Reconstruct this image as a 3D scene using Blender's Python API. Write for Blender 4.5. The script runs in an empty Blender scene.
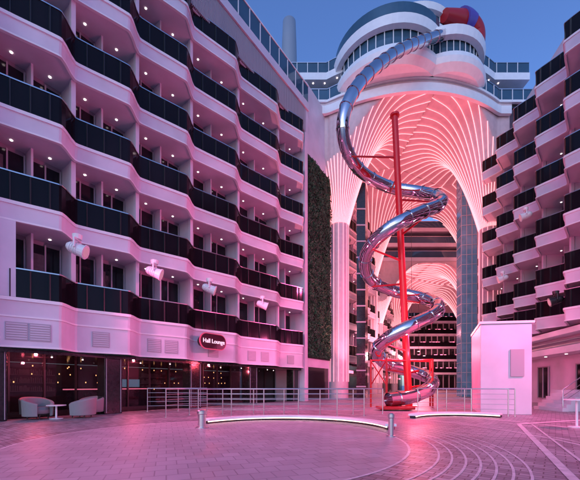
import bpy, math, random
from mathutils import Vector
random.seed(7)
S=bpy.context.scene
S.view_settings.view_transform='Standard'; S.view_settings.look='None'; S.view_settings.exposure=0
# ---------------------------------------------------------------- materials
def mat(name,col,rough=.5,metal=0,emit=None,es=0,alpha=1,noise=0,nscale=3,bump=0,spec=None):
    m=bpy.data.materials.new(name); m.use_nodes=True; nt=m.node_tree; b=nt.nodes['Principled BSDF']
    b.inputs['Base Color'].default_value=(*col,1); b.inputs['Roughness'].default_value=rough; b.inputs['Metallic'].default_value=metal
    b.inputs['Alpha'].default_value=alpha
    if emit: b.inputs['Emission Color'].default_value=(*emit,1); b.inputs['Emission Strength'].default_value=es
    if spec is not None: b.inputs['Specular IOR Level'].default_value=spec
    if noise or bump:
        tc=nt.nodes.new('ShaderNodeTexCoord'); n=nt.nodes.new('ShaderNodeTexNoise'); n.inputs['Scale'].default_value=nscale; n.inputs['Detail'].default_value=6
        nt.links.new(tc.outputs['Object'],n.inputs['Vector'])
        if noise:
            r=nt.nodes.new('ShaderNodeValToRGB'); r.color_ramp.elements[0].position=.3; r.color_ramp.elements[1].position=.7
            r.color_ramp.elements[0].color=(*[c*(1-noise) for c in col],1); r.color_ramp.elements[1].color=(*[min(1,c*(1+noise*.5)) for c in col],1)
            nt.links.new(n.outputs['Fac'],r.inputs['Fac']); nt.links.new(r.outputs['Color'],b.inputs['Base Color'])
        if bump:
            bp=nt.nodes.new('ShaderNodeBump'); bp.inputs['Strength'].default_value=bump; bp.inputs['Distance'].default_value=.02
            nt.links.new(n.outputs['Fac'],bp.inputs['Height']); nt.links.new(bp.outputs['Normal'],b.inputs['Normal'])
    return m
def panel_mat(name,col,rough=.4):
    m=mat(name,col,rough,noise=.14,nscale=.8); nt=m.node_tree; b=nt.nodes['Principled BSDF']
    tc=nt.nodes.new('ShaderNodeTexCoord'); w=nt.nodes.new('ShaderNodeTexNoise'); w.inputs['Scale'].default_value=25
    mp=nt.nodes.new('ShaderNodeMapping'); mp.inputs['Scale'].default_value=(1,1,.08)
    nt.links.new(tc.outputs['Object'],mp.inputs['Vector']); nt.links.new(mp.outputs['Vector'],w.inputs['Vector'])
    r=nt.nodes.new('ShaderNodeMapRange'); r.inputs['To Min'].default_value=rough-.12; r.inputs['To Max'].default_value=rough+.15
    nt.links.new(w.outputs['Fac'],r.inputs['Value']); nt.links.new(r.outputs['Result'],b.inputs['Roughness'])
    return m
WHITE=panel_mat('painted_white',(.70,.65,.73))
WHITE2=mat('painted_white_bright',(.84,.82,.84),.35,noise=.05)
CEIL=mat('canopy_white',(.66,.5,.53),.4,noise=.08)
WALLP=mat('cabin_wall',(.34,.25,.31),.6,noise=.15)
DOOR=mat('door_glass',(.012,.012,.018),.08,noise=.4,nscale=.5,spec=.35)
CURT=mat('curtain',(.10,.075,.09),.7,noise=.3,nscale=8)
GLASS=mat('tinted_glass',(.010,.008,.011),.12,noise=.4,nscale=.4,spec=.15)
GLASSB=mat('blue_glass',(.04,.10,.16),.06,noise=.3,nscale=.4)
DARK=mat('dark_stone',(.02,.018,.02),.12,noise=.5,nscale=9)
SHOPG=mat('shop_glass',(.015,.015,.02),.04,alpha=.45)
CHROME=mat('polished_steel',(.70,.64,.67),.08,1,bump=.15,nscale=1.2)
STEEL=mat('brushed_steel',(.6,.58,.6),.28,1)
RED=mat('red_paint',(.42,.008,.015),.35)
PURP=mat('purple_paint',(.10,.06,.35),.35)
REDL=mat('red_glow_paint',(.5,.008,.015),.3,emit=(1,.015,.03),es=.1)  # faint glow put into the pole's paint, which is no lamp
PINKL=mat('pink_led',(1,.5,.6),.5,emit=(1,.36,.38),es=1.7)
PINKC=mat('pink_led_column',(1,.5,.6),.5,emit=(1,.36,.42),es=1.2)
PINKS=mat('pink_led_soft',(1,.4,.5),.5,emit=(1,.22,.38),es=2.0)
SIGNR=mat('sign_red',(.4,.04,.1),.4,emit=(.8,.08,.18),es=.5)
LENS=mat('lens',(.5,.35,.4),.15,emit=(1,.5,.6),es=.25)
LET=mat('sign_letters',(.9,.8,.85),.3,emit=(1,.7,.78),es=1.0)
WARM=mat('warm_led',(1,.8,.6),.5,emit=(1,.66,.5),es=3.0)
AMBER=mat('amber_lamp',(1,.6,.3),.5,emit=(1,.45,.18),es=6)
WLED=mat('white_lamp',(1,.9,.9),.5,emit=(1,.8,.82),es=4)
BLUES=mat('blue_screen',(.05,.2,.3),.3,emit=(.2,.5,.8),es=.6)
CHAIR=mat('chair_fabric',(.30,.27,.28),.9,bump=.4,nscale=60)
GREY=mat('vent_grey',(.42,.37,.42),.5)
BLACK=mat('black_plastic',(.02,.02,.022),.4)
LEAF=mat('leaf',(.03,.12,.05),.6,noise=.7,nscale=2)
BOXIN=mat('shop_interior',(.06,.03,.035),.5,noise=.5,nscale=2)
# ---------------------------------------------------------------- helpers
CUR=[None]
def grp(name,loc=(0,0,0)):
    e=bpy.data.objects.new(name,None); S.collection.objects.link(e); e.location=loc; e.empty_display_size=.2; CUR[0]=e; return e
def add(name,me,m):
    o=bpy.data.objects.new(name,me); S.collection.objects.link(o)
    if m and hasattr(me,'materials'): me.materials.append(m)
    if CUR[0]:
        o.parent=CUR[0]; o.matrix_parent_inverse.identity(); o.location=-CUR[0].location
    return o
class MB:
    def __init__(s): s.v=[];s.f=[]
    def prism(s,poly,z0,z1):
        n=len(poly);b=len(s.v)
        a=sum(poly[i][0]*poly[(i+1)%n][1]-poly[(i+1)%n][0]*poly[i][1] for i in range(n))
        if a<0: poly=poly[::-1]
        s.v+=[(p[0],p[1],z0) for p in poly]+[(p[0],p[1],z1) for p in poly]
        s.f.append([b+i for i in range(n)][::-1]); s.f.append([b+n+i for i in range(n)])
        for i in range(n): j=(i+1)%n; s.f.append([b+i,b+j,b+n+j,b+n+i])
    def strip(s,A,B,z0,z1,A2=None):
        n=len(A);b=len(s.v); A2=A2 or A
        for p,q,p2 in zip(A,B,A2): s.v+=[(p2[0],p2[1],z0),(p[0],p[1],z1),(q[0],q[1],z1),(q[0],q[1],z0)]
        for i in range(n-1):
            k=b+4*i;l=k+4
            for e in range(4): s.f.append([k+e,k+(e+1)%4,l+(e+1)%4,l+e])
        s.f.append([b,b+3,b+2,b+1]); k=b+4*(n-1); s.f.append([k,k+1,k+2,k+3])
    def box(s,c,size,ang=0):
        ca,sa=math.cos(ang),math.sin(ang);hx,hy,hz=[q/2 for q in size]
        P=[(c[0]+x*ca-y*sa,c[1]+x*sa+y*ca) for x,y in((-hx,-hy),(hx,-hy),(hx,hy),(-hx,hy))]
        s.prism(P,c[2]-hz,c[2]+hz)
    def cyl(s,a,b,r,r2=None,n=12):
        a=Vector(a);b=Vector(b);d=(b-a).normalized();r2=r if r2 is None else r2
        u=d.orthogonal().normalized();w=d.cross(u);k=len(s.v)
        for P,R in((a,r),(b,r2)):
            for i in range(n):
                t=2*math.pi*i/n; s.v.append(tuple(P+u*R*math.cos(t)+w*R*math.sin(t)))
        s.f.append([k+i for i in range(n)][::-1]); s.f.append([k+n+i for i in range(n)])
        for i in range(n): j=(i+1)%n; s.f.append([k+i,k+j,k+n+j,k+n+i])
    def lathe(s,c,prof,n=32,a0=0,a1=2*math.pi):
        k=len(s.v);m=len(prof)
        for i in range(n+1):
            t=a0+(a1-a0)*i/n
            for r,z in prof: s.v.append((c[0]+r*math.cos(t),c[1]+r*math.sin(t),z))
        for i in range(n):
            for j in range(m-1): s.f.append([k+i*m+j,k+(i+1)*m+j,k+(i+1)*m+j+1,k+i*m+j+1])
    def obj(s,name,m,smooth=False,bevel=0):
        me=bpy.data.meshes.new(name); me.from_pydata(s.v,[],s.f); me.update()
        o=add(name,me,m)
        if smooth:
            for p in me.polygons: p.use_smooth=True
        if bevel:
            q=o.modifiers.new('b','BEVEL'); q.width=bevel; q.segments=2; q.limit_method='ANGLE'
        return o
def curve(name,lines,r,m,cyc=False,res=3,radii=None,caps=True):
    cu=bpy.data.curves.new(name,'CURVE'); cu.dimensions='3D'; cu.bevel_depth=r; cu.bevel_resolution=res; cu.use_fill_caps=caps
    for li,L in enumerate(lines):
        sp=cu.splines.new('POLY'); sp.points.add(len(L)-1)
        for i,p in enumerate(L):
            sp.points[i].co=(*p,1)
            if radii: sp.points[i].radius=radii[i]
        sp.use_smooth=True; sp.use_cyclic_u=cyc
    return add(name,cu,m)
def crom(P,k=10):
    P=[Vector(p) for p in P]; Q=[P[0]*2-P[1]]+P+[P[-1]*2-P[-2]]; out=[]
    for i in range(1,len(Q)-2):
        a,b,c,d=Q[i-1:i+3]
        for j in range(k):
            t=j/k; out.append(.5*((2*b)+(c-a)*t+(2*a-5*b+4*c-d)*t*t+(3*b-a-3*c+d)*t**3))
    out.append(P[-1]); return out
def chaikin(P,it=2,q=.07):
    for _ in range(it):
        o=[P[0]]
        for i in range(len(P)-1):
            a,b=P[i],P[i+1]; 
            o.append((a[0]+(b[0]-a[0])*q,a[1]+(b[1]-a[1])*q)); o.append((a[0]+(b[0]-a[0])*(1-q),a[1]+(b[1]-a[1])*(1-q)))
        o.append(P[-1]); P=o; q=.25
    return P
# ---------------------------------------------------------------- ground
def ground_mat(name,rot,bw,rh,c1,c2,mo,rmin=.32,rmax=.6):
    m=bpy.data.materials.new(name); m.use_nodes=True; nt=m.node_tree;b=nt.nodes['Principled BSDF'];L=nt.links
    tc=nt.nodes.new('ShaderNodeTexCoord'); mp=nt.nodes.new('ShaderNodeMapping'); mp.inputs['Rotation'].default_value=(0,0,math.radians(rot))
    L.new(tc.outputs['Object'],mp.inputs['Vector'])
    br=nt.nodes.new('ShaderNodeTexBrick'); br.inputs['Scale'].default_value=1; br.inputs['Brick Width'].default_value=bw; br.inputs['Row Height'].default_value=rh
    br.inputs['Mortar Size'].default_value=.009; br.inputs['Color1'].default_value=(*c1,1); br.inputs['Color2'].default_value=(*c2,1); br.inputs['Mortar'].default_value=(*mo,1)
    L.new(mp.outputs['Vector'],br.inputs['Vector'])
    n=nt.nodes.new('ShaderNodeTexNoise'); n.inputs['Scale'].default_value=.7; n.inputs['Detail'].default_value=8; L.new(tc.outputs['Object'],n.inputs['Vector'])
    mx=nt.nodes.new('ShaderNodeMixRGB'); mx.blend_type='MULTIPLY'; mx.inputs[0].default_value=.6
    r=nt.nodes.new('ShaderNodeValToRGB'); r.color_ramp.elements[0].position=.35; r.color_ramp.elements[0].color=(.65,.65,.65,1); r.color_ramp.elements[1].position=.65
    L.new(n.outputs['Fac'],r.inputs['Fac']); L.new(br.outputs['Color'],mx.inputs[1]); L.new(r.outputs['Color'],mx.inputs[2]); L.new(mx.outputs[0],b.inputs['Base Color'])
    mr=nt.nodes.new('ShaderNodeMapRange'); mr.inputs['To Min'].default_value=rmin; mr.inputs['To Max'].default_value=rmax; L.new(n.outputs['Fac'],mr.inputs['Value']); L.new(mr.outputs['Result'],b.inputs['Roughness'])
    bp=nt.nodes.new('ShaderNodeBump'); bp.inputs['Strength'].default_value=.3; bp.inputs['Distance'].default_value=.01; L.new(br.outputs['Fac'],bp.inputs['Height']); bp.invert=True; L.new(bp.outputs['Normal'],b.inputs['Normal'])
    return m
GM=ground_mat('deck_tiles',38,.26,.13,(.50,.44,.47),(.25,.20,.23),(.12,.09,.11))
CUR[0]=None
g=MB(); g.v=[(-600,-600,0),(600,-600,0),(600,600,0),(-600,600,0)]; g.f=[[0,1,2,3]]; g.obj('ground',GM)
PLAZA=ground_mat('plaza_resin',-20,.3,.3,(.54,.46,.50),(.46,.38,.42),(.34,.27,.31),.36,.6)
LINE=mat('inlay_line',(.7,.64,.66),.5,noise=.25,nscale=6)
def disc(c,r0,r1,z,n=96,a0=0,a1=2*math.pi):
    m=MB()
    for i in range(n+1):
        t=a0+(a1-a0)*i/n
        m.v+=[(c[0]+r0*math.cos(t),c[1]+r0*math.sin(t),z),(c[0]+r1*math.cos(t),c[1]+r1*math.sin(t),z)]
    for i in range(n): m.f.append([2*i,2*i+1,2*i+3,2*i+2])
    return m
disc((-1.6,7.6),0.001,4.0,.004).obj('plaza_pavement',PLAZA)
grp('pavement_markings')
disc((-1.6,7.6),4.003,4.05,.004).obj('ring_inner',LINE)
for k,(r,w) in enumerate([(4.5,.035),(4.7,.035),(4.9,.035),(5.1,.035),(5.3,.035),(5.5,.035),(5.7,.035),(7.4,.08),(7.65,.05),(9.6,.12)]):
    disc((-1.6,7.6),r,r+w,.004).obj('ring_%d'%k,LINE)
def gl(a,b,w,z=.004):
    a=Vector(a);b=Vector(b);d=(b-a).normalized();p=Vector((-d.y,d.x))*w/2
    m=MB(); m.v=[(*(a-p),z),(*(b-p),z),(*(b+p),z),(*(a+p),z)]; m.f=[[0,1,2,3]]; return m
gl((3.2,3.6),(7.0,10.4),.12,.008).obj('line_a',LINE); gl((3.6,3.6),(7.4,10.4),.05,.008).obj('line_b',LINE)
gl((7.0,10.4),(16,14.0),.2,.010).obj('line_c',LINE)
CUR[0]=None
WHP=MB(); WHP.v=[(5.6,3.4,.006),(30,3.4,.006),(30,15.5,.006),(10.2,11.6,.006)]; WHP.f=[[0,1,2,3]]; WHP.obj('pale_walkway',PLAZA)
# ---------------------------------------------------------------- balcony facades
def facade(name,P0,d,n,us,A,levels,depth=7,ratio=.74,glassm=GLASS,wall_v=-1.15,top=None,fas=.5,it=2):
    W=lambda u,v:(P0[0]+d[0]*u+n[0]*v,P0[1]+d[1]*u+n[1]*v)
    pl=[]
    for i in range(len(us)-1):
        L=us[i+1]-us[i]; pl+=[(us[i],0),(us[i]+L*ratio,A)]
    pl.append((us[-1],0)); pl=chaikin(pl,it)
    off=lambda o:[W(u,v+o) for u,v in pl]
    U0,U1=us[0],us[-1]; ang=math.atan2(d[1],d[0])
    slab=MB();lip=MB();gla=MB();rail=MB();wall=MB();dr=MB();cu=MB();fr=MB();div=MB();jo=MB();dn=MB()
    back=[W(u,wall_v-.6) for u,v in pl]
    for li,z in enumerate(levels):
        slab.strip(off(0),back,z-fas,z+.04,A2=off(-.05))
        lip.strip(off(.05),off(-.12),z-.02,z+.09)
        lip.strip(off(.0),off(-.12),z-fas-.06,z-fas-.003)
        gla.strip(off(-.02),off(-.045),z+.09,z+1.03)
        rail.strip(off(.01),off(-.07),z+1.03,z+1.07)
        nz=levels[li+1] if li+1<len(levels) else z+3.05
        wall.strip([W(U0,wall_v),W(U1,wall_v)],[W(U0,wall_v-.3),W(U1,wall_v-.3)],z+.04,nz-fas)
        for i in range(len(us)-1):
            L=us[i+1]-us[i]
            for t in (.2,.5,.8):
                p=W(us[i]+L*ratio*t,A*t); jo.box((p[0],p[1],z+.55),(.035,.07,.92),ang)
            for h in range(2):
                a=us[i]+L*h/2; w=L/2
                dw=w*.84; c=a+w*.52; H=nz-fas-z
                p=W(c,wall_v+.02); dr.box((p[0],p[1],z+.04+(H-.2)/2),(dw,.06,H-.24),ang)
                if li+1<len(levels): p=W(c,wall_v+.45); dn.cyl((p[0],p[1],nz-fas-.02),(p[0],p[1],nz-fas-.003),.045,n=8)
                if random.random()<.4:
                    cw=dw*random.uniform(.15,.4); p=W(c-dw/2+cw/2+.05,wall_v+.06); cu.box((p[0],p[1],z+1.12),(cw,.02,2.0),ang)
                for q in (-.5,-.02,.5):
                    p=W(c+dw*q,wall_v+.06); fr.box((p[0],p[1],z+.04+(H-.16)/2),(.05,.07,H-.2),ang)
                vv=-.35 if h==0 else -.6
                c0=W(a+.02,(wall_v+vv)/2)
                div.box((c0[0],c0[1],(z+.04+nz-fas)/2),(.07,abs(wall_v-vv)-.02,H-.04),ang)
                if h==0:
                    p=W(a+.02,-.22); div.box((p[0],p[1],(z+.06+nz-fas)/2),(.16,.16,H),ang)
    slab.obj('deck_slabs',WHITE); lip.obj('slab_lips',WHITE2); gla.obj('balcony_glass',glassm); rail.obj('handrails',STEEL); jo.obj('glass_joints',BLACK)
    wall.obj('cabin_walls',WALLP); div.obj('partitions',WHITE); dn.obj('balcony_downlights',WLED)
    dr.obj('balcony_doors',DOOR); cu.obj('curtains',CURT); fr.obj('door_frames',GREY)
    body=MB(); zt=levels[-1]+2.6 if top is None else top
    body.prism([W(U0,wall_v-.62),W(U1,wall_v-.62),W(U1,wall_v-depth),W(U0,wall_v-depth)],levels[0]-.45,zt); body.obj('building_core',WHITE)
    return W,pl,off,ang
LV=[4.0,7.15,10.2,13.25,16.3,19.35]
dl=Vector((.577,.817)); nl=Vector((.817,-.577))
def YL(Y): return (Y-3)*1.224
Ys=[-1,1.2,3.2,5.2,7.1,9.0,10.9,12.8,14.9,17.3,20.1,23.3,25.6]
AL=.62
grp('cabin_building')
PL0=(-15.03,3.0)
WL,plL,offL,angL=facade('l',PL0,dl,nl,[YL(y) for y in Ys],AL,LV,top=22.0,ratio=.72)
low=MB(); low.strip(offL(-.04),[WL(u,-2) for u,v in plL],2.5,3.44); low.obj('ground_floor_fascia',WHITE)
lt=MB(); lt.strip(offL(.03),offL(-.1),2.44,2.5); lt.obj('fascia_trim',WHITE2)
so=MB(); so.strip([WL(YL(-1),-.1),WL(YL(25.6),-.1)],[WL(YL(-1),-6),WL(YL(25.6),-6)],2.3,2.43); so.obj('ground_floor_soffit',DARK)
v=MB(); vf=MB()
for i in range(len(Ys)-1):
    u0,u1=YL(Ys[i]),YL(Ys[i+1]); L=u1-u0
    dv=Vector((dl*L*.72+nl*AL)); sa=math.atan2(dv.y,dv.x); nn=Vector((dv.y,-dv.x)).normalized()
    for t in ((.45,) if i%2 else (.3,.65)):
        c=Vector(WL(u0+L*.72*t,AL*t))
        p=c+nn*(-.045); v.box((p.x,p.y,2.98),(.6,.06,.6),sa)
        for k in range(7): q=c+nn*(-.01); vf.box((q.x,q.y,2.74+k*.08),(.54,.02,.025),sa)
v.obj('vent_panels',GREY); vf.obj('vent_louvres',WHITE)
ki=[i for i,(u,v_) in enumerate(plL) if u<=YL(11.3)]
w=MB(); w.strip([offL(.02)[i] for i in ki],[WL(plL[i][0],-.5) for i in ki],4.10,6.58); w.obj('end_wall',WHITE)
r=MB(); r.strip([WL(YL(-1),.3),WL(YL(26),.3)],[WL(YL(-1),-9),WL(YL(26),-9)],22.0,22.55); r.obj('roof_deck',WHITE)
r=MB(); r.strip([WL(YL(-1),.2),WL(YL(26),.2)],[WL(YL(-1),.16),WL(YL(26),.16)],22.56,23.9); r.obj('roof_windbreak',GLASSB)
r=MB(); r.strip([WL(YL(-1),.24),WL(YL(26),.24)],[WL(YL(-1),.12),WL(YL(26),.12)],23.9,23.98)
for k in range(34):
    p=WL(YL(-1+k*.8),.18); r.box((p[0],p[1],23.2),(.06,.1,1.3),angL)
r.obj('windbreak_frame',WHITE2)
lb=MB()
for k in range(150):
    p=WL(YL(15+k*.072),.15); lb.box((p[0],p[1],21.1),(.05,.12,1.7),angL)
lb.obj('louvres',GREY)
lw=MB(); lw.strip([WL(YL(15),.08),WL(YL(26),.08)],[WL(YL(15),-1.4),WL(YL(26),-1.4)],20.2,21.99); lw.obj('louvre_wall',WHITE)
e=MB(); e.prism([WL(YL(25.62),.2),WL(YL(25.95),.2),WL(YL(25.95),-8),WL(YL(25.62),-8)],0,21.98); e.obj('return_wall',WHITE)
# --- ground-floor lounge
grp('lounge_front')
sh=MB(); sh.strip([WL(YL(-1),-2.6),WL(YL(25.6),-2.6)],[WL(YL(-1),-2.63),WL(YL(25.6),-2.63)],.12,2.3); sh.obj('lounge_glazing',SHOPG)
fr=MB()
for k in range(28):
    p=WL(YL(-1+k*.98),-2.56); fr.box((p[0],p[1],1.2),(.06,.1,2.2),angL)
fr.strip([WL(YL(-1),-2.5),WL(YL(25.6),-2.5)],[WL(YL(-1),-2.7),WL(YL(25.6),-2.7)],0,.12)
fr.obj('glazing_frames',BLACK)
bk=MB(); bk.strip([WL(YL(-1),-6.2),WL(YL(25.4),-6.2)],[WL(YL(-1),-6.4),WL(YL(25.4),-6.4)],0,2.3); bk.obj('back_wall',BOXIN)
fl=MB(); fl.strip([WL(YL(-1),-.9),WL(YL(25.6),-.9)],[WL(YL(-1),-6.2),WL(YL(25.6),-6.2)],0,.02); fl.obj('lounge_floor',DARK)
pi=MB(); pt=MB()
for Y in (7.6,10.9,14.1,17.6,21.3,25.2):
    p=WL(YL(Y),-.55); pi.box((p[0],p[1],1.2),(.75,.6,2.4),angL)
    for q in (-.3,.3):
        p2=WL(YL(Y)+q,-.235); pt.box((p2[0],p2[1],1.2),(.02,.03,2.3),angL)
pi.obj('stone_pillars',DARK,bevel=.02); pt.obj('pillar_trims',GREY)
lam=MB(); 
for k in range(18):
    p=WL(YL(6+k*1.1),-1.4-.5*(k%2)); lam.cyl((p[0],p[1],2.28),(p[0],p[1],2.297),.03)
lam.obj('downlights',WLED)
am=MB()
for k in range(70):
    p=WL(YL(random.uniform(8,23)),random.uniform(-5.9,-3.2)); z=random.choice((.9,1.3,1.7,2.05)); am.cyl((p[0],p[1],z),(p[0],p[1],z+.06),.022,n=8)
am.obj('bar_lamps',AMBER)
bs=MB(); bt=MB()
for Y in (12.6,13.4,18.5):
    for z in (.9,1.3,1.7):
        p=WL(YL(Y),-6.0); bs.box((p[0],p[1],z),(1.5,.3,.04),angL)
    for k in range(16):
        p=WL(YL(Y)-.65+k*.085,-5.95); 
        for z in (.92,1.32,1.72): bt.cyl((p[0],p[1],z),(p[0],p[1],z+random.uniform(.16,.28)),.03,n=6)
bs.obj('bar_shelves',GREY); bt.obj('bottles',GREY)
sc=MB(); p=WL(YL(16.5),-4.5); sc.box((p[0],p[1],1.15),(1.5,.05,.75),angL); sc.obj('wall_screen',BLUES)
ct=MB(); p=WL(YL(15.3),-3.6); ct.box((p[0],p[1],.55),(4.5,.6,1.1),angL); ct.obj('bar_counter',DARK)
gl2=MB(); p=WL(YL(15.3),-3.27); gl2.box((p[0],p[1],1.0),(4.4,.02,.05),angL); gl2.obj('counter_light',PINKS)
ld=bpy.data.lights.new('lounge_fill','POINT'); ld.energy=110; ld.color=(1,.12,.2); ld.shadow_soft_size=.05  # bare point lights added to redden the shopfront, no fixture here
for Y in (12.3,15.6,19.5):
    o=add('lounge_fill',ld,None); p=WL(YL(Y),-1.9); o.location=(p[0],p[1],2.12)
# lounge sign
grp('lounge_sign')
p=Vector(WL(YL(17.75),.85)); 
def capsule(c,w,h,th,name,m,off_):
    mb=MB();P=[]
    for s_ in (1,-1):
        for k in range(13):
            t=-math.pi/2+math.pi*k/12
            P.append((s_*((w-h)/2+h/2*math.cos(t)),s_*h/2*math.sin(t)))
    n=len(P)
    for o_ in (off_,off_+th):
        for x,z in P: mb.v.append((c[0]+dl.x*x+nl.x*o_,c[1]+dl.y*x+nl.y*o_,c[2]+z))
    mb.f=[[i for i in range(n)],[n+i for i in range(n)][::-1]]+[[i,i+n,(i+1)%n+n,(i+1)%n] for i in range(n)]
    return mb.obj(name,m)
c=(p.x,p.y,3.4)
capsule(c,1.75,.82,.06,'border_light',SIGNR,0); capsule(c,1.66,.73,.05,'face',mat('sign_face',(.06,.008,.02),.25),.03)
capsule(c,1.3,.5,.35,'bracket',BLACK,-.4)
tx=bpy.data.curves.new('sign_text','FONT'); tx.body='Hall Lounge'; tx.size=.3; tx.align_x='CENTER'; tx.align_y='CENTER'; tx.extrude=.008
o=add('lettering',tx,LET); o.rotation_euler=(math.pi/2,0,angL); o.location=(c[0]+nl.x*.1,c[1]+nl.y*.1,c[2])
# right building
grp('cabin_building')
dr_=Vector((.173,.985)); nr=Vector((-.985,.173))
def UR(Y): return (Y-8)*1.0154
WR,plR,offR,angR=facade('r',(13.85,8.0),dr_,nr,[UR(y) for y in (2,5,8,11,13.8,16.6,19.4,22.2,25.0,27.8,30.6)],1.1,[5.2]+LV[1:],top=24.5,ratio=.45,wall_v=-1.3,fas=.55)
lowr=MB(); lowr.strip([WR(UR(2),-.4),WR(UR(30.6),-.4)],[WR(UR(2),-5),WR(UR(30.6),-5)],0,4.55); lowr.obj('ground_floor_wall',WHITE)
sl=MB(); sl.strip([WR(UR(2),.9),WR(UR(30.6),.9)],[WR(UR(2),-.38),WR(UR(30.6),-.38)],2.95,3.3); sl.strip([WR(UR(12),.5),WR(UR(30.6),.5)],[WR(UR(12),-.38),WR(UR(30.6),-.38)],4.05,4.35); sl.obj('canopy_ledges',WHITE2)
wn=MB(); wf=MB()
for Y in (12,15,18.6,22.5,26):
    p=WR(UR(Y),-.37); wn.box((p[0],p[1],1.35),(1.2,.08,2.0),angR)
    for s_ in (-.62,0,.62):
        q=WR(UR(Y)+s_,-.32); wf.box((q[0],q[1],1.35),(.06,.08,2.1),angR)
    q=WR(UR(Y),-.32); wf.box((q[0],q[1],2.4),(1.3,.08,.06),angR); wf.box((q[0],q[1],.33),(1.3,.08,.06),angR)
wn.obj('windows',DOOR); wf.obj('window_frames',GREY)
dn=MB()
for k in range(9):
    p=WR(UR(11+k*2),.3); dn.cyl((p[0],p[1],2.93),(p[0],p[1],2.949),.07)
dn.obj('canopy_lights',WLED)
pp=MB()
for z,r_ in ((3.55,.09),(3.8,.06)):
    a=WR(UR(12),.0);b_=WR(UR(29),.0); pp.cyl((a[0],a[1],z),(b_[0],b_[1],z),r_)
pp.obj('pipes',STEEL)
# ---------------------------------------------------------------- spotlights
def spotlight(p,aim,energy=0,col=(1,.35,.5),dark=False,size=.85,ang=140):
    g=grp('stage_spotlight',p); p=Vector(p); a=Vector(aim).normalized(); m=MB()
    side=a.cross(Vector((0,0,1))).normalized()
    m.cyl(p-a*.32*size,p+a*.3*size,.2*size,.27*size,16); m.cyl(p-a*.42*size,p-a*.32*size,.12*size,.2*size,16)
    m.cyl(p+a*.3*size,p+a*.36*size,.30*size,.30*size,16)
    for k in range(4): m.cyl(p-a*(.25-.09*k)*size,p-a*(.22-.09*k)*size,(.235+.01*k)*size,(.235+.01*k)*size,16)
    for s_ in (-1,1):
        m.cyl(p+side*.3*s_*size,p+side*.3*s_*size+Vector((0,0,.4*size)),.04*size)
    m.cyl(p-side*.3*size+Vector((0,0,.4*size)),p+side*.3*size+Vector((0,0,.4*size)),.05*size)
    m.cyl(p+Vector((0,0,.4*size)),p+Vector((0,0,.6*size)),.17*size,.2*size)
    o=m.obj('housing',BLACK if dark else WHITE2,bevel=.01)
    l=MB(); l.cyl(p+a*.361*size,p+a*.37*size,.22*size); l.obj('lens',LENS)
    if energy:
        ld=bpy.data.lights.new('spot_lamp','SPOT'); ld.energy=energy; ld.color=col; ld.spot_size=math.radians(ang); ld.spot_blend=.8; ld.shadow_soft_size=.2
        o=add('lamp',ld,None); o.location=p+a*.42*size-g.location; o.rotation_euler=a.to_track_quat('-Z','Y').to_euler()
PK=(1,.13,.38)
def LP(Y,v,z): q=WL(YL(Y),v); return (q[0],q[1],z)
def RP(Y,v,z): q=WR(UR(Y),v); return (q[0],q[1],z)
for Y,e in ((5,3600),(12.6,2600),(15.1,0),(17.6,2600),(21,0)):  # nearest left pod is out of view, added as pink fill
    spotlight(LP(Y,.8,6.05),(.95,.15,-.35) if Y>6 else (.8,-.3,-.4),e,PK)
for Y,z,e in ((10,5.95,4400),(14,9.1,0),(18.5,5.85,4600),(21.7,12.1,3000),(25,9.1,0)):  # nearest right pod is unseen too, added to light the facade opposite
    spotlight(RP(Y,1.1,z),(-.9,.35,-.3),e,PK,dark=(Y==18.5))
# ---------------------------------------------------------------- living wall
grp('green_wall')
A=Vector((1.25,26.0)); B=Vector((3.4,29.5)); dd=(B-A).normalized(); nn=Vector((dd.y,-dd.x))
b=MB(); b.prism([A,B,B-nn*1.5,A-nn*1.5],0,24.4); b.obj('backing_wall',WHITE)
lf=MB()
for k in range(19000):
    u=random.uniform(.05,(B-A).length-.05); z=random.uniform(3.4,18.8)
    pz=math.sin(u*3+z*.9)*math.sin(z*1.7)*.12
    c=A+dd*u+nn*(.1+random.random()*.16+pz*.6); s_=random.uniform(.05,.12)
    q=Vector((random.uniform(-1,1),random.uniform(-1,1),random.uniform(-1,1))).normalized(); t=q.orthogonal().normalized(); C=Vector((c.x,c.y,z)); i=len(lf.v)
    lf.v+=[tuple(C-q*s_),tuple(C+t*s_*.5),tuple(C+q*s_),tuple(C-t*s_*.5)]; lf.f.append([i,i+1,i+2,i+3])
lf.obj('foliage',LEAF)
bb=MB(); bb.prism([A+nn*.1,B+nn*.1,B+nn*.003,A+nn*.003],3.3,18.9); bb.obj('planting_felt',mat('felt',(.02,.03,.02),.9))
db=MB(); db.prism([A+dd*.3+nn*.06,B-dd*.3+nn*.06,B-dd*.3+nn*.003,A+dd*.3+nn*.003],.05,2.6); db.obj('dark_base_panel',DARK)  # plain dark panel at the foot of the wall
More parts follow.
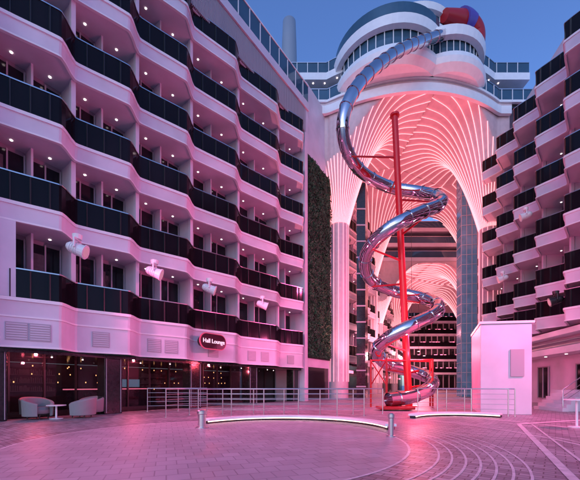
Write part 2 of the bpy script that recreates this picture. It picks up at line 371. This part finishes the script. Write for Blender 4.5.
# ---------------------------------------------------------------- vaulted canopy
AX=.45
cols=[(4.4,30.6),(18.3,31.2),(10.7,45),(24.8,45)]
def front(x): return 28.7-2.2*max(0,1-((x-10.3)/7.2)**2)
def mk_inside(y1,fr,x0,x1):
    def f(x,y): return fr(x)<=y<=y1 and x0+AX*(y-31)<=x<=x1+AX*(y-31)
    return f
def vault(name,cols,inside,zb,zt,R,poly,nrib=44,colr=.85,rmat=PINKL,down=1.5,rr=.03,pw=2.6):
    grp(name)
    surf=MB();ribs=[];cr=[]
    prof=lambda r:(zt-.06-(zt-.06-zb)*(1-min(1,(r-colr)/(R-colr)))**pw)
    for ci,c in enumerate(cols):
        n=176 if 176%nrib==0 else nrib*3; k0=len(surf.v);m=22
        for i in range(n+1):
            t=2*math.pi*i/n; r=colr
            while r<R*1.5:
                x,y=c[0]+(r+.05)*math.cos(t),c[1]+(r+.05)*math.sin(t)
                if not inside(x,y): break
                if any(math.hypot(x-q[0],y-q[1])<r for j,q in enumerate(cols) if j!=ci): break
                r+=.05
            for j in range(m):
                q=colr+(r-colr)*(j/(m-1))**1.3; surf.v.append((c[0]+q*math.cos(t),c[1]+q*math.sin(t),prof(q)))
            surf.v.append((c[0]+r*math.cos(t),c[1]+r*math.sin(t),zt))
            if i%(n//nrib)==0 and i<n:
                L=[]
                for j in range(m):
                    q=colr+(r-colr)*(j/(m-1))**1.3; L.append((c[0]+(q+.03)*math.cos(t),c[1]+(q+.03)*math.sin(t),prof(q)-.05))
                ribs.append(L)
                if (i//(n//nrib))%4==0: cr.append([(c[0]+(colr+.02)*math.cos(t),c[1]+(colr+.02)*math.sin(t),down),(c[0]+(colr+.02)*math.cos(t),c[1]+(colr+.02)*math.sin(t),zb)])
        M=m+1
        for i in range(n):
            for j in range(M-1): surf.f.append([k0+i*M+j,k0+i*M+j+1,k0+(i+1)*M+j+1,k0+(i+1)*M+j])
        cc=MB(); cc.cyl((c[0],c[1],0),(c[0],c[1],zb+.02),colr,n=44); cc.obj('column_%d'%ci,CEIL,smooth=False)
    surf.obj('fan_vaults',CEIL,smooth=True)
    curve('fan_ribs',ribs,rr,rmat,res=0); curve('column_strips',cr,.025,PINKC,res=0)
    cl=MB(); cl.prism(poly,zt+.003,zt+.3); cl.obj('canopy_slab',CEIL)
ins=mk_inside(47,front,2.2,19.6)
N=30; fx=[.6+i*(18.6-.6)/N for i in range(N+1)]
fedge=[(x,front(x)-.2) for x in fx]
poly=fedge+[(19.6+AX*16,47),(2.2+AX*16,47)]
vault('vaulted_canopy',cols,ins,15.5,24.5,6.6,poly,nrib=50,rr=.033)
def vault_fill(p,aim,e,col=(1,.2,.26),sz=70):  # spot added to brighten the vaults, its housing made up
    ld=bpy.data.lights.new('vault_fill','SPOT'); ld.energy=e; ld.color=col; ld.spot_size=math.radians(sz); ld.spot_blend=.6; ld.shadow_soft_size=.15
    o=add('vault_fill',ld,None); o.location=p; o.rotation_euler=Vector(aim).to_track_quat('-Z','Y').to_euler()
    m=MB(); a=Vector(aim).normalized(); q=Vector(p)-a*.06; m.cyl(q-a*.25,q,.16,.2); m.obj('vault_fill_housing',BLACK)
vault_fill((5.4,27.9,.5),(-.03,.05,1),4600); vault_fill((16.5,28.4,.5),(.04,.06,1),4600); vault_fill((12.5,35,.5),(0,.06,1),8000,sz=75)
# upper decks over the canopy
grp('observation_decks')
def curved(zs,inset,mm,name,th=.25,x0=-3.5,x1=20.5):
    xs=[x0+(x1-x0)*i/40 for i in range(41)]
    m=MB(); m.strip([(x,front(x)-.35+inset) for x in xs],[(x,front(x)-.35+inset+th) for x in xs],*zs); return m.obj(name,mm)
curved((23.85,24.5),0,WHITE2,'deck_fascia',.3,x0=1.2,x1=18.5); curved((24.81,25.0),0,WHITE2,'deck_floor',18); curved((25.0,25.9),.1,GLASSB,'deck_glass',.03); curved((25.9,25.96),.05,STEEL,'deck_rail',.1)
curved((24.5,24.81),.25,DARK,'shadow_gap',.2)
curved((25.0,27.3),1.8,DOOR,'deck_windows',.2); curved((27.3,27.9),.7,WHITE2,'upper_fascia',16); curved((27.9,28.8),.8,GLASSB,'upper_glass',.03); curved((28.8,28.85),.76,STEEL,'upper_rail',.1)
fm=MB()
for i in range(26):
    x=-3+i*.9; fm.box((x,front(x)+1.42,26.1),(.09,.1,2.2)); fm.box((x,front(x)-.27,25.45),(.05,.06,.9)); fm.box((x,front(x)+.43,28.35),(.05,.06,.9))
fm.obj('window_mullions',WHITE2)
dc=(8.3,29.2); d2=(10.3,29.6)
dm=MB(); dm.lathe(dc,[(0,24.9),(4.1,24.9),(4.5,25.3),(4.6,25.7),(4.5,26.1),(4.1,26.2)],64); dm.lathe(dc,[(4.1,27.5),(4.5,27.55),(4.6,28.2),(4.4,28.4),(0,28.4)],64)
dm.lathe(d2,[(0,28.5),(3.5,28.5),(3.6,29.1),(3.3,29.2)],64); dm.lathe(d2,[(3.1,30.1),(3.5,30.15),(3.6,30.6),(3.3,30.7),(0,30.7)],64)
dm.lathe((12.4,28.9),[(0,24.9),(3.2,24.9),(3.6,25.3),(3.7,25.7),(3.6,26.1),(3.2,26.2)],48); dm.lathe((12.4,28.9),[(3.2,27.3),(3.6,27.35),(3.7,28.0),(3.5,28.2),(0,28.2)],48)
dm.obj('round_lounge_bands',WHITE2,smooth=False)
dg=MB(); dg.lathe(dc,[(4.0,26.18),(4.0,27.52)],64); dg.lathe(d2,[(3.2,29.15),(3.2,30.12)],64); dg.lathe(dc,[(4.4,28.4),(4.4,29.2)],64); dg.lathe((12.4,28.9),[(3.1,26.18),(3.1,27.32)],48); dg.obj('round_lounge_windows',GLASSB)
dmn=MB()
for i in range(40):
    t=2*math.pi*i/40; C,s_=math.cos(t),math.sin(t)
    dmn.cyl((dc[0]+4.05*C,dc[1]+4.05*s_,26.15),(dc[0]+4.05*C,dc[1]+4.05*s_,27.55),.04,n=6)
    dmn.cyl((d2[0]+3.23*C,d2[1]+3.23*s_,29.15),(d2[0]+3.23*C,d2[1]+3.23*s_,30.12),.03,n=6)
    dmn.cyl((12.4+3.15*C,28.9+3.15*s_,26.15),(12.4+3.15*C,28.9+3.15*s_,27.35),.035,n=6)
dmn.obj('round_lounge_mullions',WHITE2)
dd2=MB()
for i in range(18):
    x=1+i*1.0; dd2.cyl((x,front(x)+.7,27.26),(x,front(x)+.7,27.296),.05)
dd2.obj('deck_downlights',WLED)
grp('ship_mast')
ms=MB(); ms.lathe((-.1,45),[(1.45,22),(1.2,36),(.95,46.5),(.85,49.2),(.0,49.4)],32); ms.obj('mast_body',mat('mast_grey',(.25,.29,.36),.5),smooth=True)
# inner promenade beyond the canopy
di=Vector((.4104,.9119))
grp('cabin_building')
WI,_,_,_=facade('il',(5.3,32.2),di,Vector((.9119,-.4104)),[i*3.4 for i in range(17)],.5,LV,top=24.3,it=1)
i1=MB(); i1.strip([WI(0,-.6),WI(54,-.6)],[WI(0,-3),WI(54,-3)],0,3.35); i1.obj('shop_wall',DARK)
si=MB()
for k in range(10): p=WI(4+k*5,-.55); si.box((p[0],p[1],2.6),(2.2,.06,.3),math.atan2(di.y,di.x))
si.obj('shop_signs',PINKS)
grp('cabin_building')
WI2,_,_,_=facade('ir',(19.4,32.2),di,Vector((-.9119,.4104)),[i*3.4 for i in range(17)],.5,LV,top=24.3,it=1)
i1=MB(); i1.strip([WI2(0,-.6),WI2(54,-.6)],[WI2(0,-3),WI2(54,-3)],0,3.35); i1.obj('shop_wall',DARK)
def ibox(mb,y0,y1,z0,z1,x0=5.3,x1=19.4):
    mb.prism([(x0+AX*(y0-32.2),y0),(x1+AX*(y0-32.2),y0),(x1+AX*(y1-32.2),y1),(x0+AX*(y1-32.2),y1)],z0,z1)
grp('bridge_decks')
m=MB(); m2=MB(); m3=MB(); m4=MB()
for z in (18.6,20.6,22.7):
    ibox(m,47.0,56,z-.25,z+.25); ibox(m2,47.05,47.1,z+.25,z+1.1); ibox(m4,47.0,47.12,z+1.1,z+1.17); ibox(m3,49,49.2,z+.25,z+1.85)
m.obj('slabs',WHITE); m2.obj('rail_glass',GLASSB); m3.obj('windows',DOOR); m4.obj('rails',STEEL)
mm=MB()
for i in range(14):
    mm.box((12+.1+i*1.0,48.95,21.5),(.12,.12,6))
mm.obj('mullions',WHITE)
cols2=[(12.6,48.6),(26.6,48.6),(19.3,63),(33,63)]
ins2=lambda x,y:47.1<=y<=80 and 5.0+AX*(y-32.2)<=x<=20+AX*(y-32.2)
vault('vaulted_canopy',cols2,ins2,10,18.2,6.5,[(5.3+AX*14.9,47.1),(19.4+AX*14.9,47.1),(19.4+AX*48,80),(5.3+AX*48,80)],nrib=44,colr=.6,rr=.04)
vault_fill((19,52,.5),(0,.02,1),7000)
grp('promenade_fill')
ld=bpy.data.lights.new('promenade_fill','POINT'); ld.energy=2600; ld.color=(1,.3,.38); ld.shadow_soft_size=.15  # added to brighten the inner promenade, pendants made up to carry it
for x,y in ((15,42),(25,66),(30,76)):
    o=add('lamp',ld,None); o.location=(x,y,7.5); m=MB(); m.cyl((x,y,7.75),(x,y,7.95),.3,.2); m.cyl((x,y,7.95),(x,y,18.2 if y>47 else 24.4),.02,n=6); m.obj('fill_pendant',BLACK)
grp('end_building')
m=MB(); ibox(m,82,90,0,24); m.obj('body',DARK)
m=MB();m2=MB()
for z in LV: ibox(m,81,82,z-.3,z+.2); ibox(m2,81,81.1,z+.2,z+1.2)
m.obj('decks',WHITE); m2.obj('deck_glass',GLASS)
m=MB()
for i in range(10):
    m.box((28.5+i*1.4,81.9,12),(.15,.3,24))
m.obj('mullions',GREY)
m=MB()
for i in range(60):
    m.box((28+random.random()*12,81.85,random.choice(LV)+1.3),(.5,.05,.25))
m.obj('lit_windows',PINKS)
# scenic lift
grp('glass_lift_shaft')
LB=mat('lift_blue',(.06,.10,.16),.15,emit=(.10,.20,.36),es=.3,noise=.5,nscale=1.5)
m=MB(); m.box((18.0,34.6,12.2),(1.5,1.4,24.3),math.radians(-10)); m.obj('shaft',LB)
m=MB()
for k in range(25): m.box((18.0,34.6,.5+k*.98),(1.58,1.48,.045),math.radians(-10))
for sx in (-.74,-.25,.25,.74): 
    for sy in (-.72,.72):
        c_,s_=math.cos(math.radians(-10)),math.sin(math.radians(-10)); m.cyl((18+sx*c_-sy*s_,34.6+sx*s_+sy*c_,0),(18+sx*c_-sy*s_,34.6+sx*s_+sy*c_,24.4),.035,n=6)
m.obj('frame',GREY)
grp('dark_gap_body')  # dark body put in for the dark gap beside the column
m=MB(); m.prism([(6.2,31.6),(7.0,31.6),(7.6,33.2),(6.6,33.2)],0,20); m.obj('body',DARK)
m=MB()
for k in range(12): m.prism([(6.15,31.55),(7.05,31.55),(7.05,31.597),(6.15,31.597)],1.5*k+1,1.5*k+1.12)
m.obj('bands',GREY)
# ---------------------------------------------------------------- spiral slide
grp('spiral_slide')
SP=[(15.0,28,30.0),(13.2,26.9,28.9),(11.25,25.5,27.4),(7.6,22.5,23.5),(5.0,20,19.85),(3.48,18.8,17.35),(2.9,18.6,15.6),(3.22,19.2,14.47),(4.36,20.3,13.86),(6.18,21,13.43),(7.76,20.6,12.9),(8.47,19.6,12.1),(8.16,18.5,11.05),(6.8,17.5,10.1),(5.3,17.2,9.3),(4.37,17.9,8.68),(4.19,19,8.07),(4.87,20.2,7.4),(6.45,20.9,6.95),(7.84,20.5,6.5),(8.34,19.3,5.8),(7.7,18.1,5.0),(6.24,17.4,4.27),(5.1,17.7,3.65),(4.8,18.7,3.06),(5.6,19.8,2.45),(7.13,20.2,2.05),(7.95,19.3,1.6),(7.4,18,1.05),(6.1,17.1,.62),(4.8,16.6,.48)]
pts=crom(SP,12)
curve('tube',[pts],.35,CHROME,res=8,caps=False)
acc=0;rings=[]
for i in range(1,len(pts)):
    acc+=(pts[i]-pts[i-1]).length
    if acc>1.05:
        acc=0; t=(pts[i]-pts[i-1]).normalized(); rings.append([pts[i]-t*.025,pts[i]+t*.025])
curve('flanges',rings,.385,CHROME,res=8)
PB=Vector((6.65,19,0)); PT=Vector((5.85,19,16.2))
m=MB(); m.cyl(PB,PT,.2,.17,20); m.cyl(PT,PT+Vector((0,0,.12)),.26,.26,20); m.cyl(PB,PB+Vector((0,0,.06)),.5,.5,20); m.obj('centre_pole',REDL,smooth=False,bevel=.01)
m=MB()
for k in (7,9,11,13,15,17,19,21,23,25,27):
    p=Vector(SP[k]); zz=p.z-.25; q=PB+(PT-PB)*(min(zz-.3,15.8)/16.2) 
    m.cyl(q,p-Vector((0,0,.35)),.06,.045)
for a in ((5.0,17.6),(4.4,18.5),(8.0,19.4),(7.6,18.1)):
    m.cyl((a[0],a[1],0),(a[0],a[1],2.6),.05); m.cyl((a[0],a[1],2.55),(a[0]+(6.6-a[0])*.9,a[1]+(19-a[1])*.9,2.55),.045)
m.cyl((5,17.6,1.2),(4.4,18.5,2.5),.03); m.cyl((5,17.6,2.5),(4.4,18.5,1.2),.03)
m.obj('support_frame',RED)
hp=crom([(12.0,26.4,29.9),(13.2,27,30.2),(14.3,27.6,30.5),(15.1,28.0,30.1),(15.3,28.1,29.2)],10)
curve('entrance_pod',[hp],1.0,RED,res=8,radii=[.42+.42*math.sin(math.pi*min(1,i/len(hp)*.75)) for i in range(len(hp))])
curve('pod_band',[hp[14:24]],.87,PURP,res=8)
m=MB(); m.box((5.0,16.2,.12),(1.6,1.0,.12)); m.obj('landing_mat',RED,bevel=.03)
ld=bpy.data.lights.new('base_fill','POINT'); ld.energy=500; ld.color=(1,.08,.14); ld.shadow_soft_size=.05  # added for a red glow on the deck around the slide
o=add('base_fill',ld,None); o.location=(6.9,18.4,3.0)
# ---------------------------------------------------------------- ledges & railings
cL=(-.2,8.9)
def ledge(c,r,a0,a1,n=60):
    grp('curved_ledge')
    A_=[(c[0]+(r-.0)*math.cos(math.radians(a0+(a1-a0)*i/n)),c[1]+r*math.sin(math.radians(a0+(a1-a0)*i/n))) for i in range(n+1)]
    B_=[(c[0]+(r+.32)*math.cos(math.radians(a0+(a1-a0)*i/n)),c[1]+(r+.32)*math.sin(math.radians(a0+(a1-a0)*i/n))) for i in range(n+1)]
    m=MB(); m.strip(A_,B_,.09,.16); m.obj('cap',WHITE2,bevel=.01)
    C_=[(c[0]+(p[0]-c[0])*(1+.06/r),c[1]+(p[1]-c[1])*(1+.06/r)) for p in A_]
    m=MB(); m.strip(C_,[(c[0]+(p[0]-c[0])*(1+.26/r),c[1]+(p[1]-c[1])*(1+.26/r)) for p in A_],.009,.087); m.obj('plinth',DARK)
    m=MB(); m.strip([(c[0]+(p[0]-c[0])*(1+.03/r),c[1]+(p[1]-c[1])*(1+.03/r)) for p in A_],C_,.06,.087); m.obj('led_strip',WARM)
ledge(cL,2.75,4,146); ledge((6.2,11.2),1.9,40,150,30)
def railing(path,name='safety_railing',h=1.05,bars=(.25,.45,.65,.85)):
    grp(name); L=[Vector((*p,0)) for p in path]; 
    curve('top_rail',[[p+Vector((0,0,h)) for p in L]],.025,STEEL,res=2)
    curve('bars',[[p+Vector((0,0,b_)) for p in L] for b_ in bars],.010,STEEL,res=1)
    m=MB(); acc=9
    for i,p in enumerate(L):
        if i: acc+=(p-L[i-1]).length
        if acc>1.25 or i==len(L)-1: acc=0; m.cyl(p,p+Vector((0,0,h)),.022,n=8); m.cyl(p,p+Vector((0,0,.02)),.06,n=10)
    m.obj('posts',STEEL)
def dens(P,k=8): return [tuple(q)[:2] for q in crom([(*p,0) for p in P],k)]
railing(dens([(-4.6,12.6),(-4.3,13.5),(-3.4,13.9),(-1.5,14.0),(.5,14.0),(2.4,14.0),(3.9,14.3)]))
railing(dens([(-3.4,12.6),(-2.6,13.1),(-1.0,13.0),(.8,13.1),(2.9,13.3)]))
railing(dens([(5.9,13.6),(7.2,13.5),(8.3,13.2),(8.6,13.0)])); railing(dens([(5.6,14.9),(7.0,14.9),(7.6,14.8)]))
railing(dens([(-6.5,15.5),(-5.2,15.8),(-3.9,16.0)]))
def bollard(p,h,r=.09):
    grp('light_bollard',p); m=MB(); x,y=p[0],p[1]
    m.lathe((x,y),[(0,0),(r*1.6,0),(r*1.6,.03),(r,.04),(r,h-.12),(r*1.25,h-.1),(r*1.25,h-.02),(r*1.0,h),(0,h)],20); m.obj('body',STEEL)
bollard((2.35,7.9,0),.55,.065); bollard((-2.46,9.5,0),.5,.11)
# ---------------------------------------------------------------- white service block & steps on the right
grp('service_kiosk')
m=MB(); m.prism([(7.85,14.0),(9.75,13.7),(11.4,17.0),(9.4,17.6)],0,3.7); m.obj('walls',WHITE,bevel=.02)
m=MB(); m.prism([(7.78,13.93),(9.82,13.62),(11.47,17.0),(9.4,17.68)],3.705,3.8); m.obj('coping',WHITE2)
m=MB(); m.box((9.2,13.755,2.1),(.5,.04,1.1),math.atan2(-.3,1.9)); m.obj('notice_panel',GREY)
grp('entrance_steps')
m=MB()
for k in range(6): m.box((12.4+.28*k,16.2+.1*k,(k+1)*.08),(.28,1.8,(k+1)*.16))
m.box((15,16.9,.48),(2.2,2.4,.96)); m.obj('treads',WHITE)
grp('step_handrail')
curve('rails',[[(12.2,y,.2),(12.2,y,1.0),(13.9,y+.4,1.95),(15.6,y+.4,1.95)] for y in (15.2,)],.025,STEEL)
curve('bars',[[(12.2,15.2,.2+b_),(13.9,15.6,1.1+b_),(15.6,15.6,1.1+b_)] for b_ in (.25,.5)],.012,STEEL)
# ---------------------------------------------------------------- furniture
def armchair(p,rot):
    g=grp('armchair',(p[0],p[1],0)); 
    def A2(a): return math.radians(a)
    m=MB(); n=28; x,y=p
    a0=rot+math.radians(35); a1=rot+math.radians(325)
    for i in range(n+1):
        t=a0+(a1-a0)*i/n; f=math.sin(math.pi*i/n)
        h=.55+.2*f
        for r,z in ((.36,.1),(.36,h-.03),(.39,h),(.45,h),(.48,h-.04),(.45,.12)):
            m.v.append((x+r*math.cos(t),y+r*math.sin(t),z))
    for i in range(n):
        for j in range(6): m.f.append([i*6+j,(i+1)*6+j,(i+1)*6+(j+1)%6,i*6+(j+1)%6])
    m.f.append([0,1,2,3,4,5]); m.f.append([n*6+j for j in (5,4,3,2,1,0)])
    m.obj('back_and_arms',CHAIR,smooth=False,bevel=.01)
    m=MB(); m.lathe((x,y),[(0,.42),(.3,.44),(.355,.40),(.355,.2),(.0,.2)],28); m.obj('seat_cushion',CHAIR,smooth=True)
    m=MB()
    for a in (45,135,225,315): m.cyl((x+.3*math.cos(A2(a)),y+.3*math.sin(A2(a)),.02),(x+.3*math.cos(A2(a)),y+.3*math.sin(A2(a)),.2),.02)
    m.obj('legs',BLACK)
armchair((-8.9,12.0),math.radians(-20)); armchair((-7.65,12.5),math.radians(-150)); armchair((-8.1,13.9),math.radians(-100)); armchair((-9.7,12.9),math.radians(-30))
def table(p,h=.5,r=.3):
    grp('cafe_table',(p[0],p[1],0)); m=MB(); m.lathe(p,[(0,0.01),(r*.7,.01),(r*.7,.03),(.03,.05),(.03,h-.04),(r*.4,h-.03),(r,h-.03),(r,h),(0,h)],28); m.obj('pedestal_and_top',WHITE2)
table((-8.25,12.0)); table((8.1,9.6),.8,.3)
# ---------------------------------------------------------------- world, sun, camera
wd=bpy.data.worlds.new('World'); S.world=wd; wd.use_nodes=True; nt=wd.node_tree
sk=nt.nodes.new('ShaderNodeTexSky'); sk.sky_type='NISHITA'; sk.sun_disc=False; sk.sun_elevation=math.radians(24); sk.sun_rotation=math.radians(200); sk.ozone_density=3.0; sk.air_density=1.2
tint=nt.nodes.new('ShaderNodeMixRGB'); tint.blend_type='MULTIPLY'; tint.inputs[0].default_value=1; tint.inputs[2].default_value=(.85,1.05,1.6,1)
bg=nt.nodes['Background']; bg.inputs['Strength'].default_value=.15; nt.links.new(sk.outputs[0],tint.inputs[1]); nt.links.new(tint.outputs[0],bg.inputs['Color'])
CUR[0]=None
sd=bpy.data.lights.new('sun','SUN'); sd.energy=.05; sd.angle=math.radians(12); sd.color=(1,.86,.88)
so_=bpy.data.objects.new('sun',sd); S.collection.objects.link(so_)
az=math.radians(200); el=math.radians(24); dv=Vector((math.sin(az)*math.cos(el),math.cos(az)*math.cos(el),math.sin(el))); so_.rotation_euler=dv.to_track_quat('Z','Y').to_euler()
cd=bpy.data.cameras.new('camera'); cd.sensor_width=36; cd.lens=21.1; cd.shift_y=.25; cd.clip_end=3000
co=bpy.data.objects.new('camera',cd); S.collection.objects.link(co); co.location=(0,0,1.2); co.rotation_euler=(math.pi/2,0,0); S.camera=co
